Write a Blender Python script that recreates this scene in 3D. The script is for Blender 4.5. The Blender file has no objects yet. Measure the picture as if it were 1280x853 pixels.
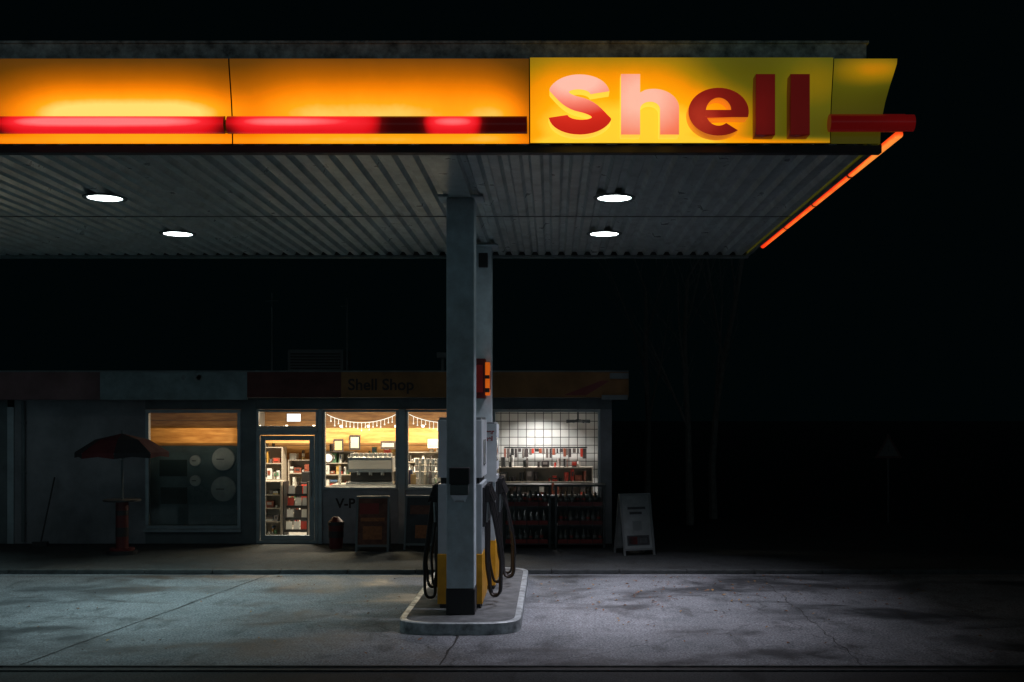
import bpy, bmesh, math, random
from mathutils import Vector, Matrix
R = random.Random(7)
scn = bpy.context.scene
scn.view_settings.view_transform = 'Standard'
scn.view_settings.look = 'None'
scn.view_settings.exposure = 0

# ------------------------------------------------------------------ materials
def M(name, col, rough=.6, metal=0.0, emi=None, es=0.0, var=0.0, vscale=4.0, bump=0.0, bscale=60.0, spec=.5):
    m = bpy.data.materials.new(name); m.use_nodes = True
    nt = m.node_tree; b = nt.nodes['Principled BSDF']
    b.inputs['Base Color'].default_value = (*col, 1)
    b.inputs['Roughness'].default_value = rough
    b.inputs['Metallic'].default_value = metal
    b.inputs['Specular IOR Level'].default_value = spec
    if emi:
        b.inputs['Emission Color'].default_value = (*emi, 1)
        b.inputs['Emission Strength'].default_value = es
    if var > 0 or bump > 0:
        tc = nt.nodes.new('ShaderNodeTexCoord')
    if var > 0:
        n = nt.nodes.new('ShaderNodeTexNoise'); n.inputs['Scale'].default_value = vscale
        n.inputs['Detail'].default_value = 6; n.inputs['Roughness'].default_value = .65
        nt.links.new(tc.outputs['Object'], n.inputs['Vector'])
        mr = nt.nodes.new('ShaderNodeMapRange')
        mr.inputs[1].default_value = .3; mr.inputs[2].default_value = .7
        mr.inputs[3].default_value = 1 - var; mr.inputs[4].default_value = 1 + var * .5
        nt.links.new(n.outputs['Fac'], mr.inputs[0])
        mx = nt.nodes.new('ShaderNodeVectorMath'); mx.operation = 'SCALE'
        mx.inputs[0].default_value = col
        nt.links.new(mr.outputs[0], mx.inputs['Scale'])
        nt.links.new(mx.outputs[0], b.inputs['Base Color'])
        m2 = nt.nodes.new('ShaderNodeMapRange')
        m2.inputs[1].default_value = .3; m2.inputs[2].default_value = .7
        m2.inputs[3].default_value = min(1, rough + .12); m2.inputs[4].default_value = max(.05, rough - .1)
        nt.links.new(n.outputs['Fac'], m2.inputs[0]); nt.links.new(m2.outputs[0], b.inputs['Roughness'])
    if bump > 0:
        n2 = nt.nodes.new('ShaderNodeTexNoise'); n2.inputs['Scale'].default_value = bscale
        n2.inputs['Detail'].default_value = 4
        nt.links.new(tc.outputs['Object'], n2.inputs['Vector'])
        bp = nt.nodes.new('ShaderNodeBump'); bp.inputs['Strength'].default_value = bump
        bp.inputs['Distance'].default_value = .02
        nt.links.new(n2.outputs['Fac'], bp.inputs['Height']); nt.links.new(bp.outputs[0], b.inputs['Normal'])
    return m

def ramp(nt, stops):
    r = nt.nodes.new('ShaderNodeValToRGB'); e = r.color_ramp.elements
    e[0].position = stops[0][0]; e[0].color = (*stops[0][1], 1)
    e[1].position = stops[-1][0]; e[1].color = (*stops[-1][1], 1)
    for p, c in stops[1:-1]:
        k = e.new(p); k.color = (*c, 1)
    return r

def mth(nt, op, a, b=None):
    n = nt.nodes.new('ShaderNodeMath'); n.operation = op
    for i, v in enumerate((a, b)):
        if v is None: continue
        if isinstance(v, (int, float)): n.inputs[i].default_value = v
        else: nt.links.new(v, n.inputs[i])
    return n.outputs[0]

def glow_mat(name, base, tubes, stops, bias=0.0, strength=1.0, axis='X', noise=.1, rough=.35):
    """back-lit acrylic: each entry in tubes = (along, half_len, power, height, half_h, amount)"""
    m = bpy.data.materials.new(name); m.use_nodes = True
    nt = m.node_tree; b = nt.nodes['Principled BSDF']
    b.inputs['Base Color'].default_value = (*base, 1); b.inputs['Roughness'].default_value = rough
    tc = nt.nodes.new('ShaderNodeTexCoord'); sp = nt.nodes.new('ShaderNodeSeparateXYZ')
    nt.links.new(tc.outputs['Object'], sp.inputs[0])
    ax = sp.outputs[axis]; az = sp.outputs['Z']
    tot = None
    for x0, sx, p, z0, sz, a in tubes:
        dx = mth(nt, 'POWER', mth(nt, 'ABSOLUTE', mth(nt, 'DIVIDE', mth(nt, 'SUBTRACT', ax, x0), sx)), p)
        dz = mth(nt, 'POWER', mth(nt, 'ABSOLUTE', mth(nt, 'DIVIDE', mth(nt, 'SUBTRACT', az, z0), sz)), 2.0)
        g = mth(nt, 'MULTIPLY', mth(nt, 'EXPONENT', mth(nt, 'MULTIPLY', mth(nt, 'ADD', dx, dz), -1.0)), a)
        tot = g if tot is None else mth(nt, 'ADD', tot, g)
    tot = mth(nt, 'ADD', tot, bias)
    if noise:
        n = nt.nodes.new('ShaderNodeTexNoise'); n.inputs['Scale'].default_value = 3.5; n.inputs['Detail'].default_value = 6
        n.inputs['Roughness'].default_value = .7
        nt.links.new(tc.outputs['Object'], n.inputs['Vector'])
        f = mth(nt, 'ADD', mth(nt, 'MULTIPLY', n.outputs['Fac'], noise * 2), 1 - noise)
        tot = mth(nt, 'MULTIPLY', tot, f)
    r = ramp(nt, stops)
    nt.links.new(tot, r.inputs[0]); nt.links.new(r.outputs[0], b.inputs['Emission Color'])
    b.inputs['Emission Strength'].default_value = strength
    return m

# ------------------------------------------------------------------ builders
def empty(name, loc=(0, 0, 0)):
    o = bpy.data.objects.new(name, None); scn.collection.objects.link(o); o.location = loc
    o.empty_display_size = .2
    return o

class MB:
    def __init__(s): s.v = []; s.f = []; s.mi = []; s.mats = []
    def _m(s, mat):
        if mat not in s.mats: s.mats.append(mat)
        return s.mats.index(mat)
    def add(s, vs, fs, mat):
        k = len(s.v); s.v += [tuple(v) for v in vs]; i = s._m(mat)
        for f in fs: s.f.append([a + k for a in f]); s.mi.append(i)
        return s
    def box(s, x0, x1, y0, y1, z0, z1, mat, rz=0, rx=0, c=None):
        vs = [Vector(p) for p in ((x0,y0,z0),(x1,y0,z0),(x1,y1,z0),(x0,y1,z0),(x0,y0,z1),(x1,y0,z1),(x1,y1,z1),(x0,y1,z1))]
        if rz or rx:
            c = Vector(c) if c else Vector(((x0+x1)/2, (y0+y1)/2, (z0+z1)/2))
            m = Matrix.Rotation(rz, 3, 'Z') @ Matrix.Rotation(rx, 3, 'X')
            vs = [c + m @ (v - c) for v in vs]
        return s.add(vs, [(0,3,2,1),(4,5,6,7),(0,1,5,4),(1,2,6,5),(2,3,7,6),(3,0,4,7)], mat)
    def cyl(s, p1, p2, r1, mat, r2=None, n=12, cap=True):
        p1 = Vector(p1); p2 = Vector(p2); r2 = r1 if r2 is None else r2
        d = (p2 - p1).normalized(); a = d.orthogonal().normalized(); b = d.cross(a)
        vs = []
        for p, r in ((p1, r1), (p2, r2)):
            for i in range(n):
                t = 2 * math.pi * i / n; vs.append(p + (a * math.cos(t) + b * math.sin(t)) * r)
        fs = [(i, (i + 1) % n, n + (i + 1) % n, n + i) for i in range(n)]
        if cap: fs += [tuple(range(n))[::-1], tuple(range(n, 2 * n))]
        return s.add(vs, fs, mat)
    def quad(s, pts, mat): return s.add(pts, [tuple(range(len(pts)))], mat)
    def build(s, name, parent=None, smooth=False, bevel=0):
        me = bpy.data.meshes.new(name); me.from_pydata(s.v, [], s.f)
        for m in s.mats: me.materials.append(m)
        me.polygons.foreach_set('material_index', s.mi); me.update()
        bm = bmesh.new(); bm.from_mesh(me); bmesh.ops.recalc_face_normals(bm, faces=bm.faces); bm.to_mesh(me); bm.free()
        if smooth:
            me.polygons.foreach_set('use_smooth', [True] * len(me.polygons))
            me.set_sharp_from_angle(angle=math.radians(40))
        o = bpy.data.objects.new(name, me); scn.collection.objects.link(o)
        if bevel:
            bv = o.modifiers.new('bevel', 'BEVEL'); bv.width = bevel; bv.segments = 2; bv.limit_method = 'ANGLE'
        if parent: o.parent = parent
        return o

def tube(name, pts, r, mat, parent=None, res=6):
    c = bpy.data.curves.new(name, 'CURVE'); c.dimensions = '3D'; c.bevel_depth = r; c.bevel_resolution = 3
    sp = c.splines.new('BEZIER'); sp.bezier_points.add(len(pts) - 1)
    for p, q in zip(sp.bezier_points, pts):
        p.co = q; p.handle_left_type = p.handle_right_type = 'AUTO'
    sp.resolution_u = 10
    c.materials.append(mat)
    o = bpy.data.objects.new(name, c); scn.collection.objects.link(o)
    if parent: o.parent = parent
    return o

def text(name, body, size, loc, mat, parent=None, rot=(math.pi/2, 0, 0), ext=.004, offs=0.0, align='LEFT'):
    c = bpy.data.curves.new(name, 'FONT'); c.body = body; c.size = size; c.extrude = ext; c.offset = offs
    c.align_x = align
    c.materials.append(mat)
    o = bpy.data.objects.new(name, c); scn.collection.objects.link(o)
    o.location = loc; o.rotation_euler = rot
    if parent: o.parent = parent
    return o

def area(name, loc, sx, sy, power, col, parent=None, spread=180, rot=(0, 0, 0), shape='RECTANGLE'):
    l = bpy.data.lights.new(name, 'AREA'); l.shape = shape; l.size = sx
    if shape == 'RECTANGLE': l.size_y = sy
    l.energy = power; l.color = col; l.spread = math.radians(spread)
    o = bpy.data.objects.new(name, l); scn.collection.objects.link(o); o.location = loc; o.rotation_euler = rot
    if parent: o.parent = parent
    return o

# common materials
m_white = M('painted_white_metal', (.60, .68, .72), .45, var=.12, vscale=6)
m_col = M('column_paint', (.56, .68, .73), .5, var=.3, vscale=4, bump=.05)
m_dark = M('dark_plastic', (.02, .021, .023), .45)
m_black = M('black_rubber', (.012, .012, .013), .5)
m_steel = M('steel', (.45, .47, .48), .35, 1.0, var=.2, vscale=10)
m_grayframe = M('aluminium_frame', (.28, .32, .34), .4, .6, var=.15)
m_yellow = M('yellow_paint', (.75, .38, .02), .45, var=.25, vscale=6)
m_red = M('red_paint', (.5, .02, .015), .4, var=.1)
m_darkred = M('dark_red_paint', (.13, .010, .010), .5, var=.2)

# ------------------------------------------------------------------ ground
def ground_mat(name, c1, c2, stain, scale, rough, rvar, crack=.45):
    m = bpy.data.materials.new(name); m.use_nodes = True
    nt = m.node_tree; b = nt.nodes['Principled BSDF']
    tc = nt.nodes.new('ShaderNodeTexCoord')
    def noise(sc, det=6, ro=.6, dist=0, loc=(0, 0, 0), scl=(1, 1, 1)):
        mp_ = nt.nodes.new('ShaderNodeMapping'); mp_.inputs['Location'].default_value = loc; mp_.inputs['Scale'].default_value = scl
        n = nt.nodes.new('ShaderNodeTexNoise'); n.inputs['Scale'].default_value = sc; n.inputs['Detail'].default_value = det
        n.inputs['Roughness'].default_value = ro; n.inputs['Distortion'].default_value = dist
        nt.links.new(tc.outputs['Object'], mp_.inputs[0]); nt.links.new(mp_.outputs[0], n.inputs['Vector']); return n.outputs['Fac']
    big = noise(scale, 4, .6, .6); med = noise(scale * 7, 6, .7); fine = noise(45, 3, .8)
    stn = noise(scale * 1.5, 5, .62, .4, (3.1, 1.7, 0), (1, 1.4, 1)); st2 = noise(scale * 4.5, 5, .6, .3, (9, 4, 0), (1.6, .7, 1))
    r = ramp(nt, [(.32, c1), (.68, c2)])
    nt.links.new(mth(nt, 'ADD', mth(nt, 'MULTIPLY', big, .5), mth(nt, 'MULTIPLY', med, .5)), r.inputs[0])
    def mrange(v, a0, a1, b0, b1):
        q = nt.nodes.new('ShaderNodeMapRange')
        for i, k in enumerate((a0, a1, b0, b1)): q.inputs[i + 1].default_value = k
        nt.links.new(v, q.inputs[0]); return q.outputs[0]
    s1 = mrange(stn, .50, .62, 1, stain); s2 = mrange(st2, .56, .68, 1, .5)
    fp = mrange(fine, .34, .66, .25, 1.9)
    vo = nt.nodes.new('ShaderNodeTexVoronoi'); vo.feature = 'DISTANCE_TO_EDGE'; vo.inputs['Scale'].default_value = .28
    ad = nt.nodes.new('ShaderNodeVectorMath'); ad.operation = 'ADD'
    nn = nt.nodes.new('ShaderNodeTexNoise'); nn.inputs['Scale'].default_value = 1.3; nn.inputs['Detail'].default_value = 5
    nt.links.new(tc.outputs['Object'], nn.inputs['Vector'])
    nt.links.new(tc.outputs['Object'], ad.inputs[0]); nt.links.new(nn.outputs['Color'], ad.inputs[1])
    nt.links.new(ad.outputs[0], vo.inputs['Vector'])
    cr = mrange(vo.outputs['Distance'], 0, .005, crack, 1)
    f = mth(nt, 'MULTIPLY', mth(nt, 'MULTIPLY', mth(nt, 'MULTIPLY', s1, s2), fp), cr)
    sc = nt.nodes.new('ShaderNodeVectorMath'); sc.operation = 'SCALE'
    nt.links.new(r.outputs[0], sc.inputs[0]); nt.links.new(f, sc.inputs['Scale'])
    nt.links.new(sc.outputs[0], b.inputs['Base Color'])
    nt.links.new(mrange(stn, .45, .65, rough, rough - rvar), b.inputs['Roughness'])
    bp = nt.nodes.new('ShaderNodeBump'); bp.inputs['Strength'].default_value = .55; bp.inputs['Distance'].default_value = .012
    nt.links.new(mth(nt, 'ADD', fine, med), bp.inputs['Height']); nt.links.new(bp.outputs[0], b.inputs['Normal'])
    return m
m_asph = ground_mat('asphalt', (.020, .026, .028), (.040, .048, .050), .6, .35, .9, .1)
m_conc = ground_mat('forecourt_concrete', (.080, .098, .108), (.19, .208, .228), .36, .36, .8, .38)
m_pave = ground_mat('pavement_concrete', (.018, .025, .027), (.040, .048, .051), .6, .5, .9, .1)
m_joint = M('joint_tar', (.012, .013, .013), .7)
m_kerb = M('kerb_concrete', (.045, .055, .058), .85, var=.5, vscale=6, bump=.3)

g = MB(); g.quad([(-600, -300, 0), (600, -300, 0), (600, 900, 0), (-600, 900, 0)], m_asph); g.build('ground')
f = MB(); f.quad([(-22, 10.36, .004), (11, 10.36, .004), (11, 16.5, .004), (-22, 16.5, .004)], m_conc); f.build('forecourt')
j = MB()
def strip(p, q, w):
    p = Vector(p); q = Vector(q); d = (q - p); n = Vector((-d.y, d.x)).normalized() * w / 2
    j.quad([(*(p - n), .008), (*(q - n), .008), (*(q + n), .008), (*(p + n), .008)], m_joint)
def wob(p, q, w, k=14, a=.012):
    p = Vector(p); q = Vector(q); pts = [p.lerp(q, i / k) + Vector((R.uniform(-a, a), R.uniform(-a, a))) for i in range(k + 1)]
    for i in range(k): strip(pts[i], pts[i + 1], w * R.uniform(.5, 1.2))
wob((-4.95, 10.36), (-4.15, 16.4), .018, 20); wob((-1.05, 10.36), (-.98, 11.8), .025, 8)
wob((-10.2, 10.36), (-9.9, 16.4), .02); wob((2.9, 10.36), (3.0, 16.4), .009, 40, .03); wob((6.8, 10.36), (6.8, 16.4), .018)
wob((-22, 16.2), (11, 16.2), .02, 60)
j.build('expansion_joints')
d = MB()
d.box(-22, 11, 10.16, 10.20, 0, .014, m_kerb); d.box(-22, 11, 10.31, 10.355, 0, .018, m_kerb)
d.box(-22, 11, 10.201, 10.309, .001, .006, m_joint)
d.build('drain_channel')
k = MB()
x = -22
while x < 12:
    k.box(x, x + .99, 16.5, 16.62, 0, .068 + R.uniform(-.003, .003), m_kerb); x += 1.0
k.build('pavement_kerb', bevel=.012)
p = MB(); p.box(-22, 12, 16.62, 40, .0, .06, m_pave); p.build('pavement')
lf = MB(); lm = [M('dry_leaf_a', (.22, .09, .03), .8), M('dry_leaf_b', (.14, .06, .025), .8), M('dry_leaf_c', (.28, .17, .06), .8)]
for i in range(320):
    if R.random() < .7: x, y = R.gauss(1.5, 1.8), R.gauss(14.8, 1.1)
    else: x, y = R.uniform(-7, 5), R.uniform(10.6, 16.4)
    if -1.75 < x < -.25 and y > 11.7 or not 10.4 < y < 16.45: continue
    s = R.uniform(.012, .036); a = R.uniform(0, 6.28); ca, sa = math.cos(a) * s, math.sin(a) * s
    z = .012
    lf.quad([(x - ca, y - sa, z), (x + sa * .5, y - ca * .5, z + .01), (x + ca, y + sa, z + R.uniform(0, .02)), (x - sa * .5, y + ca * .5, z + .012)], R.choice(lm))
lf.build('fallen_leaves')

# ------------------------------------------------------------------ canopy
can = empty('station_canopy', (-3, 13.5, 4.77))
def ch(o):
    o.parent = can; o.matrix_parent_inverse = Matrix.Translation(can.location).inverted(); return o
XR = 2.98; XL = -14.0; YF = 10.1; YB = 17.03
m_rib = M('corrugated_steel', (.56, .66, .67), .34, .4, var=.3, vscale=2.5)
m_trim = M('canopy_trim', (.18, .22, .225), .5, .3, var=.3)
m_beam = M('canopy_beam', (.02, .024, .025), .5)
m_roof = M('roof_upstand_zinc', (.62, .70, .70), .7, var=.75, vscale=9, bump=.2)
c = MB()
pitch = .2; zt = 4.83; zb = 4.775
x = XL; vs = []
while x < XR - .001:
    for dx, z in ((0, zb), (.085, zb), (.115, zt), (.17, zt)):
        if x + dx < XR: vs.append((x + dx, z))
    x += pitch
vs.append((XR, zb))
pts = [(a, YF + .1, z) for a, z in vs] + [(a, YB, z) for a, z in vs]; n = len(vs)
c.add(pts, [(i, i + 1, n + i + 1, n + i) for i in range(n - 1)], m_rib)
ch(c.build('corrugated_soffit'))
c = MB()
c.box(XL, XR, YF + .02, YF + .12, 4.70, 4.768, m_beam)
c.box(XL, XR, YB - .05, YB + .06, 4.735, 4.774, m_trim)
c.box(XL, XR + .02, YB + .001, YB + .07, 4.775, 5.4, m_beam)
c.box(XR - .05, XR, YF + .13, YB - .06, 4.755, 4.774, m_trim)
c.box(XL, XR - .06, YF + .13, YB - .01, 4.86, 5.30, m_beam)
c.box(XL, 2.88, YF + .16, YF + .24, 5.3, 5.73, m_roof)
c.box(2.80, 2.88, YF + .24, YB - .05, 5.3, 5.73, m_roof)
c.box(XL, 2.90, YF + .14, YF + .26, 5.731, 5.752, m_roof)
c.box(XL, XR, YF - .02, YF + .159, 5.516, 5.535, m_beam)
c.box(XL, XR - .03, YF + .02, YF + .05, 4.78, 5.515, m_beam)
for yy in (13.7,):
    c.box(XL, XR - .06, yy, yy + .03, 4.764, 4.773, m_trim)
c.box(-1.13, -.89, YF + .13, 12.34, 4.735, 4.772, m_rib)
ch(c.build('canopy_frame'))

prof = [(0, 4.775), (.004, 4.90), (.015, 5.02), (.035, 5.14), (.065, 5.27), (.095, 5.38), (.115, 5.46), (.118, 5.505), (.08, 5.515)]
def fascia(name, x0, x1, mat, proud=0.0, nx=1):
    m = MB(); vs = []
    for i in range(nx + 1):
        xx = x0 + (x1 - x0) * i / nx
        vs += [(xx, YF - o - proud, z) for o, z in prof]
    P = len(prof); fs = []
    for i in range(nx):
        for q in range(P - 1): fs.append((i*P+q, (i+1)*P+q, (i+1)*P+q+1, i*P+q+1))
    m.add(vs, fs, mat)
    for xx in (x0, x1):
        m.add([(xx, YF - o - proud, z) for o, z in prof] + [(xx, YF + .019, 5.515), (xx, YF + .019, 4.775)], [tuple(range(P + 2))], m_beam)
    m.add([(x0, YF - proud, 4.775), (x1, YF - proud, 4.775), (x1, YF + .019, 4.775), (x0, YF + .019, 4.775)], [(0, 1, 2, 3)], m_beam)
    return ch(m.build(name, smooth=True))
ystops = [(0, (.006, .004, 0)), (.15, (.12, .040, .001)), (.32, (.46, .115, .001)), (.52, (1.0, .235, .001)), (.78, (1.0, .41, .008)), (1.0, (1.0, .74, .16))]
L1 = glow_mat('backlit_yellow_panel', (.22, .11, .01),
   [(-3.80, .92, 4, 5.03, .15, .58), (-3.85, 1.05, 4, 5.06, .30, .48), (-1.75, .85, 4, 5.02, .18, .34), (-1.5, 1.2, 6, 5.05, .36, .44), (-.50, .3, 2, 4.98, .22, .42),
    (-2.9, 3.0, 8, 4.80, .06, .34), (-5.1, .5, 2, 4.95, .25, .10), (-2.9, 4.0, 8, 5.1, .35, .08),
    (-6.6, 1.2, 4, 5.0, .3, .6)], ystops, bias=.06, strength=1.0)
seams = [-14, -11.24, -8.45, -5.67, -2.88, -.20]
for a, b in zip(seams[:-1], seams[1:]):
    fascia('fascia_panel', a + .006, b - .006, L1)
ostops = [(0, (.015, .014, .001)), (.18, (.095, .085, .003)), (.34, (.36, .19, .002)), (.52, (.92, .28, .001)), (.80, (1.0, .39, .002)), (1.0, (1.0, .60, .03))]
L2 = glow_mat('backlit_logo_panel', (.14, .11, .01), [(.45, .88, 4, 4.98, .50, .62), (.35, .8, 2, 4.9, .2, .24), (.24, .34, 4, 4.95, .34, .14), (.86, .32, 4, 4.95, .34, .16), (1.40, .40, 2, 4.93, .27, .55), (2.35, .35, 2, 5.3, .25, .12), (1.2, 1.5, 8, 4.78, .04, .34)], ostops, bias=.12, strength=1.0)
fascia('logo_panel', -.195, 2.50, L2, proud=.03)
L3 = glow_mat('corner_panel', (.22, .20, .02), [(2.9, .35, 2, 5.42, .12, .30), (2.6, .5, 2, 5.3, .3, .10)], ostops, bias=.05, strength=.8)
m = MB(); P = len(prof); vs = []
for o, z in prof: vs.append((2.515, YF - o, z))
for o, z in prof: vs.append((XR - .02 + o, YF - o, z))
for o, z in prof: vs.append((XR - .02 + o, YB, z))
m.add(vs, [(i*P+q, (i+1)*P+q, (i+1)*P+q+1, i*P+q+1) for i in range(2) for q in range(P-1)], L3)
m.add([(2.516, YF - o, z) for o, z in prof] + [(2.516, YF + .019, 5.515), (2.516, YF + .019, 4.775)], [tuple(range(P + 2))], m_beam)
ch(m.build('corner_fascia', smooth=True))

# red light bar
rstops = [(0, (.010, .001, .001)), (.22, (.09, .002, .002)), (.5, (.75, .006, .010)), (.75, (1.0, .020, .03)), (1.0, (1.0, .20, .20))]
def bar_mat(name, tubes, axis='X', bias=.04, stops=rstops, st=1.0, noise=.06):
    return glow_mat(name, (.10, .004, .004), tubes, stops, bias=bias, axis=axis, noise=noise, strength=st, rough=.25)
BM = bar_mat('red_light_bar_acrylic', [(-3.92, .98, 10, 4.925, .17, .64), (-4.0, .85, 4, 4.93, .045, .44), (-2.18, .66, 10, 4.925, .17, .60), (-2.35, .5, 2, 4.93, .045, .38),
                (-.88, .25, 6, 4.925, .17, .62), (-.88, .2, 2, 4.93, .045, .30), (-6.6, 1.2, 8, 4.92, .15, .8)])
def bar(name, x0, x1, mat):
    b = MB(); n = 14; r = .078; vs = []
    for xx in (x0, x1):
        for i in range(n + 1):
            a = -math.pi/2 + math.pi * i / n
            vs.append((xx, YF - .065 - .6 * r - r * math.cos(a) * .9, 4.914 + r * math.sin(a)))
    b.add(vs, [(i, n + 1 + i, n + 2 + i, i + 1) for i in range(n)], mat)
    for k in (0, 1): b.add(vs[k*(n+1):(k+1)*(n+1)], [tuple(range(n + 1))], m_darkred)
    b.box(x0, x1, YF - .065 - .6 * r, YF - .02, 4.914 - .05, 4.914 + .05, m_beam)
    ch(b.build(name, smooth=True))
seg = [-14, -11.24, -8.45, -5.67, -2.9, -.21]
for a, b in zip(seg[:-1], seg[1:]): bar('red_light_bar', a + .012, b - .012, BM)
m_offbar = bar_mat('unlit_red_bar', [(3.1, .2, 2, 4.93, .05, .05)], bias=.13)
b = MB(); b.cyl((2.47, 9.98, 4.93), (3.14, 9.98, 4.93), .078, m_offbar, n=20); b.box(2.5, 2.7, 10.0, 10.09, 4.9, 4.95, m_beam)
b.cyl((3.14, 9.98, 4.93), (3.22, 9.98, 4.93), .074, m_offbar, n=20)
ch(b.build('unlit_corner_bar', smooth=True))
sstops = [(0, (.35, .008, .003)), (.4, (.9, .03, .006)), (.7, (1.0, .08, .010)), (1.0, (1.0, .28, .04))]
SB = glow_mat('side_light_bar', (.3, .02, .01), [(10.4, .9, 2, 4.835, .05, .6), (13.4, 3.3, 8, 4.822, .016, .6)], sstops, bias=.24, axis='Y', noise=.4)
b = MB(); b.cyl((3.125, 10.08, 4.855), (3.125, 16.6, 4.855), .036, SB, n=24)
for yy in (10.5, 12, 13.5, 15, 16.4): b.box(2.99, 3.09, yy, yy + .03, 4.86, 4.88, m_beam)
for yy in (11.7, 13.3, 14.9): b.cyl((3.125, yy, 4.855), (3.125, yy + .05, 4.855), .039, m_darkred, n=20)
ch(b.build('side_light_bar', smooth=True))

# sign letters ---------------------------------------------------
sign = empty('illuminated_letters_sign', (1.1, 9.95, 5.05))
def letter(name, splines, mat, side):
    cu = bpy.data.curves.new(name, 'CURVE'); cu.dimensions = '2D'; cu.fill_mode = 'BOTH'; cu.extrude = .08
    cu.bevel_depth = .005; cu.bevel_resolution = 1
    for pts in splines:
        sp = cu.splines.new('POLY'); sp.points.add(len(pts) - 1); sp.use_cyclic_u = True
        for q, (a, b) in zip(sp.points, pts): q.co = (a, b, 0, 1)
    o = bpy.data.objects.new(name, cu); scn.collection.objects.link(o)
    o.rotation_euler = (math.pi / 2, 0, 0); o.location = (0, 9.94, 0)
    bpy.context.view_layer.update()
    dg = bpy.context.evaluated_depsgraph_get(); me = bpy.data.meshes.new_from_object(o.evaluated_get(dg))
    me.transform(o.matrix_world); bpy.data.objects.remove(o)
    me.materials.clear(); me.materials.append(mat); me.materials.append(side)
    for pl in me.polygons: pl.material_index = 0 if pl.normal.y < -.9 else 1
    o = bpy.data.objects.new(name, me); scn.collection.objects.link(o)
    o.parent = sign; o.matrix_parent_inverse = Matrix.Translation(sign.location).inverted()
    return o
def arc(cx, cz, rx, rz, a0, a1, n=24):
    return [(cx + rx * math.cos(math.radians(a0 + (a1 - a0) * i / n)), cz + rz * math.sin(math.radians(a0 + (a1 - a0) * i / n))) for i in range(n + 1)]
# S : two stacked elliptical bowls joined by a tilted spine
sx0, sx1, zb_, zt_ = -.03, .518, 4.80, 5.322
cx = (sx0 + sx1) / 2; wz = .062; wx = .082
rz = (zt_ - zb_ - 2 * wz) / 4; rx = (sx1 - sx0) / 2 - wx
cu_ = zt_ - wz - rz; cl_ = zb_ + wz + rz; zc = (zt_ + zb_) / 2
up_o = arc(cx, cu_, rx - .012 + wx, rz + wz, 12, 270, 30); up_i = arc(cx, cu_, rx - .012 - wx, rz - wz, 8, 270, 30)
lo_i = arc(cx, cl_, rx - wx, rz - wz, 90, -170, 30); lo_o = arc(cx, cl_, rx + wx, rz + wz, 90, -168, 30)
S_out = up_o + lo_i[1:] + lo_o[1:][::-1] + up_i[::-1]
S_out = [(a, b - .30 * (a - cx) * math.exp(-((b - zc) / .10) ** 2)) for a, b in S_out]
letter('letter_s', [S_out],
    glow_mat('letter_s_face', (.25, .02, .015), [(.23, .6, 2, 5.30, .26, 1.0), (.15, .25, 2, 5.15, .3, .1)], [(0, (.42, .007, .003)), (.3, (.72, .028, .012)), (.65, (.98, .25, .17)), (1, (1.0, .52, .40))], bias=.06, noise=.14, strength=1),
    M('letter_side_lit', (.5, .1, .02), .4, emi=(1.0, .54, .05), es=1.1))
m_sidelit = bpy.data.materials['letter_side_lit']  # letter sides emit: panel light spilling onto the edges is painted in
m_sidedim = M('letter_side_dim', (.12, .01, .01), .4, emi=(.10, .005, .003), es=.3)
m_sidemid = M('letter_side_mid', (.35, .05, .01), .4, emi=(.8, .20, .01), es=.7)
hx0, hx1 = .612, 1.115; hw = .160
inner = arc((hx0 + hw + hx1 - hw) / 2, 5.02, (hx1 - hw - hx0 - hw) / 2, .07, 180, 0, 14)
outer = arc((hx0 + hw*.4 + hx1) / 2, 5.03, (hx1 - hx0 - hw*.4) / 2, .165, 0, 110, 18)
hp = [(hx0, zb_), (hx0 + hw, zb_)] + inner + [(hx1 - hw, zb_), (hx1, zb_)] + outer + [(hx0 + hw, 5.16), (hx0 + hw, 5.325), (hx0, 5.325)]
letter('letter_h', [hp], glow_mat('letter_h_face', (.25, .03, .02), [(.78, .5, 2, 5.12, .4, 1.0)], [(0, (.5, .03, .012)), (.5, (.94, .20, .10)), (1, (1.0, .50, .36))], bias=.06, noise=.12, strength=1), m_sidelit)
ecx, ecz, erx, erz = 1.467, 4.998, .262, .207; ew = .145
def ell(a, rx, rz): return (ecx + rx * math.cos(math.radians(a)), ecz + rz * math.sin(math.radians(a)))
bar_b = ecz - .045; bar_t = ecz + .012
out = [ell(-12 + i * 8, erx, erz) for i in range(0, 41)]
irx, irz = erx - ew, erz - .08
lowin = [ell(a, irx, irz) for a in range(305, 196, -9)]
letter('letter_e', [out + lowin + [(ecx - irx * .95, bar_b), (ecx + erx * .97, bar_b)],
   [(ecx - irx * .98, bar_t)] + [ell(a, irx, irz) for a in range(170, 8, -9)] + [(ecx + irx * .98, bar_t)]],
   glow_mat('letter_e_face', (.2, .010, .008), [(1.30, .25, 2, 4.95, .25, .5)], [(0, (.03, .002, .001)), (.5, (.24, .010, .005)), (1, (.6, .05, .02))], bias=.22, noise=.2, strength=1), m_sidemid)
m_l = glow_mat('letter_l_face', (.11, .006, .005), [(1.8, .2, 2, 4.95, .3, .22)], [(0, (.012, .001, .001)), (1, (.24, .008, .005))], bias=.2, noise=.25, strength=1)
letter('letter_l', [[(1.80, zb_), (1.96, zb_), (1.96, 5.325), (1.80, 5.325)]], m_l, m_sidedim)
letter('letter_l', [[(2.105, zb_), (2.265, zb_), (2.265, 5.325), (2.105, 5.325)]], m_l, m_sidedim)

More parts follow.
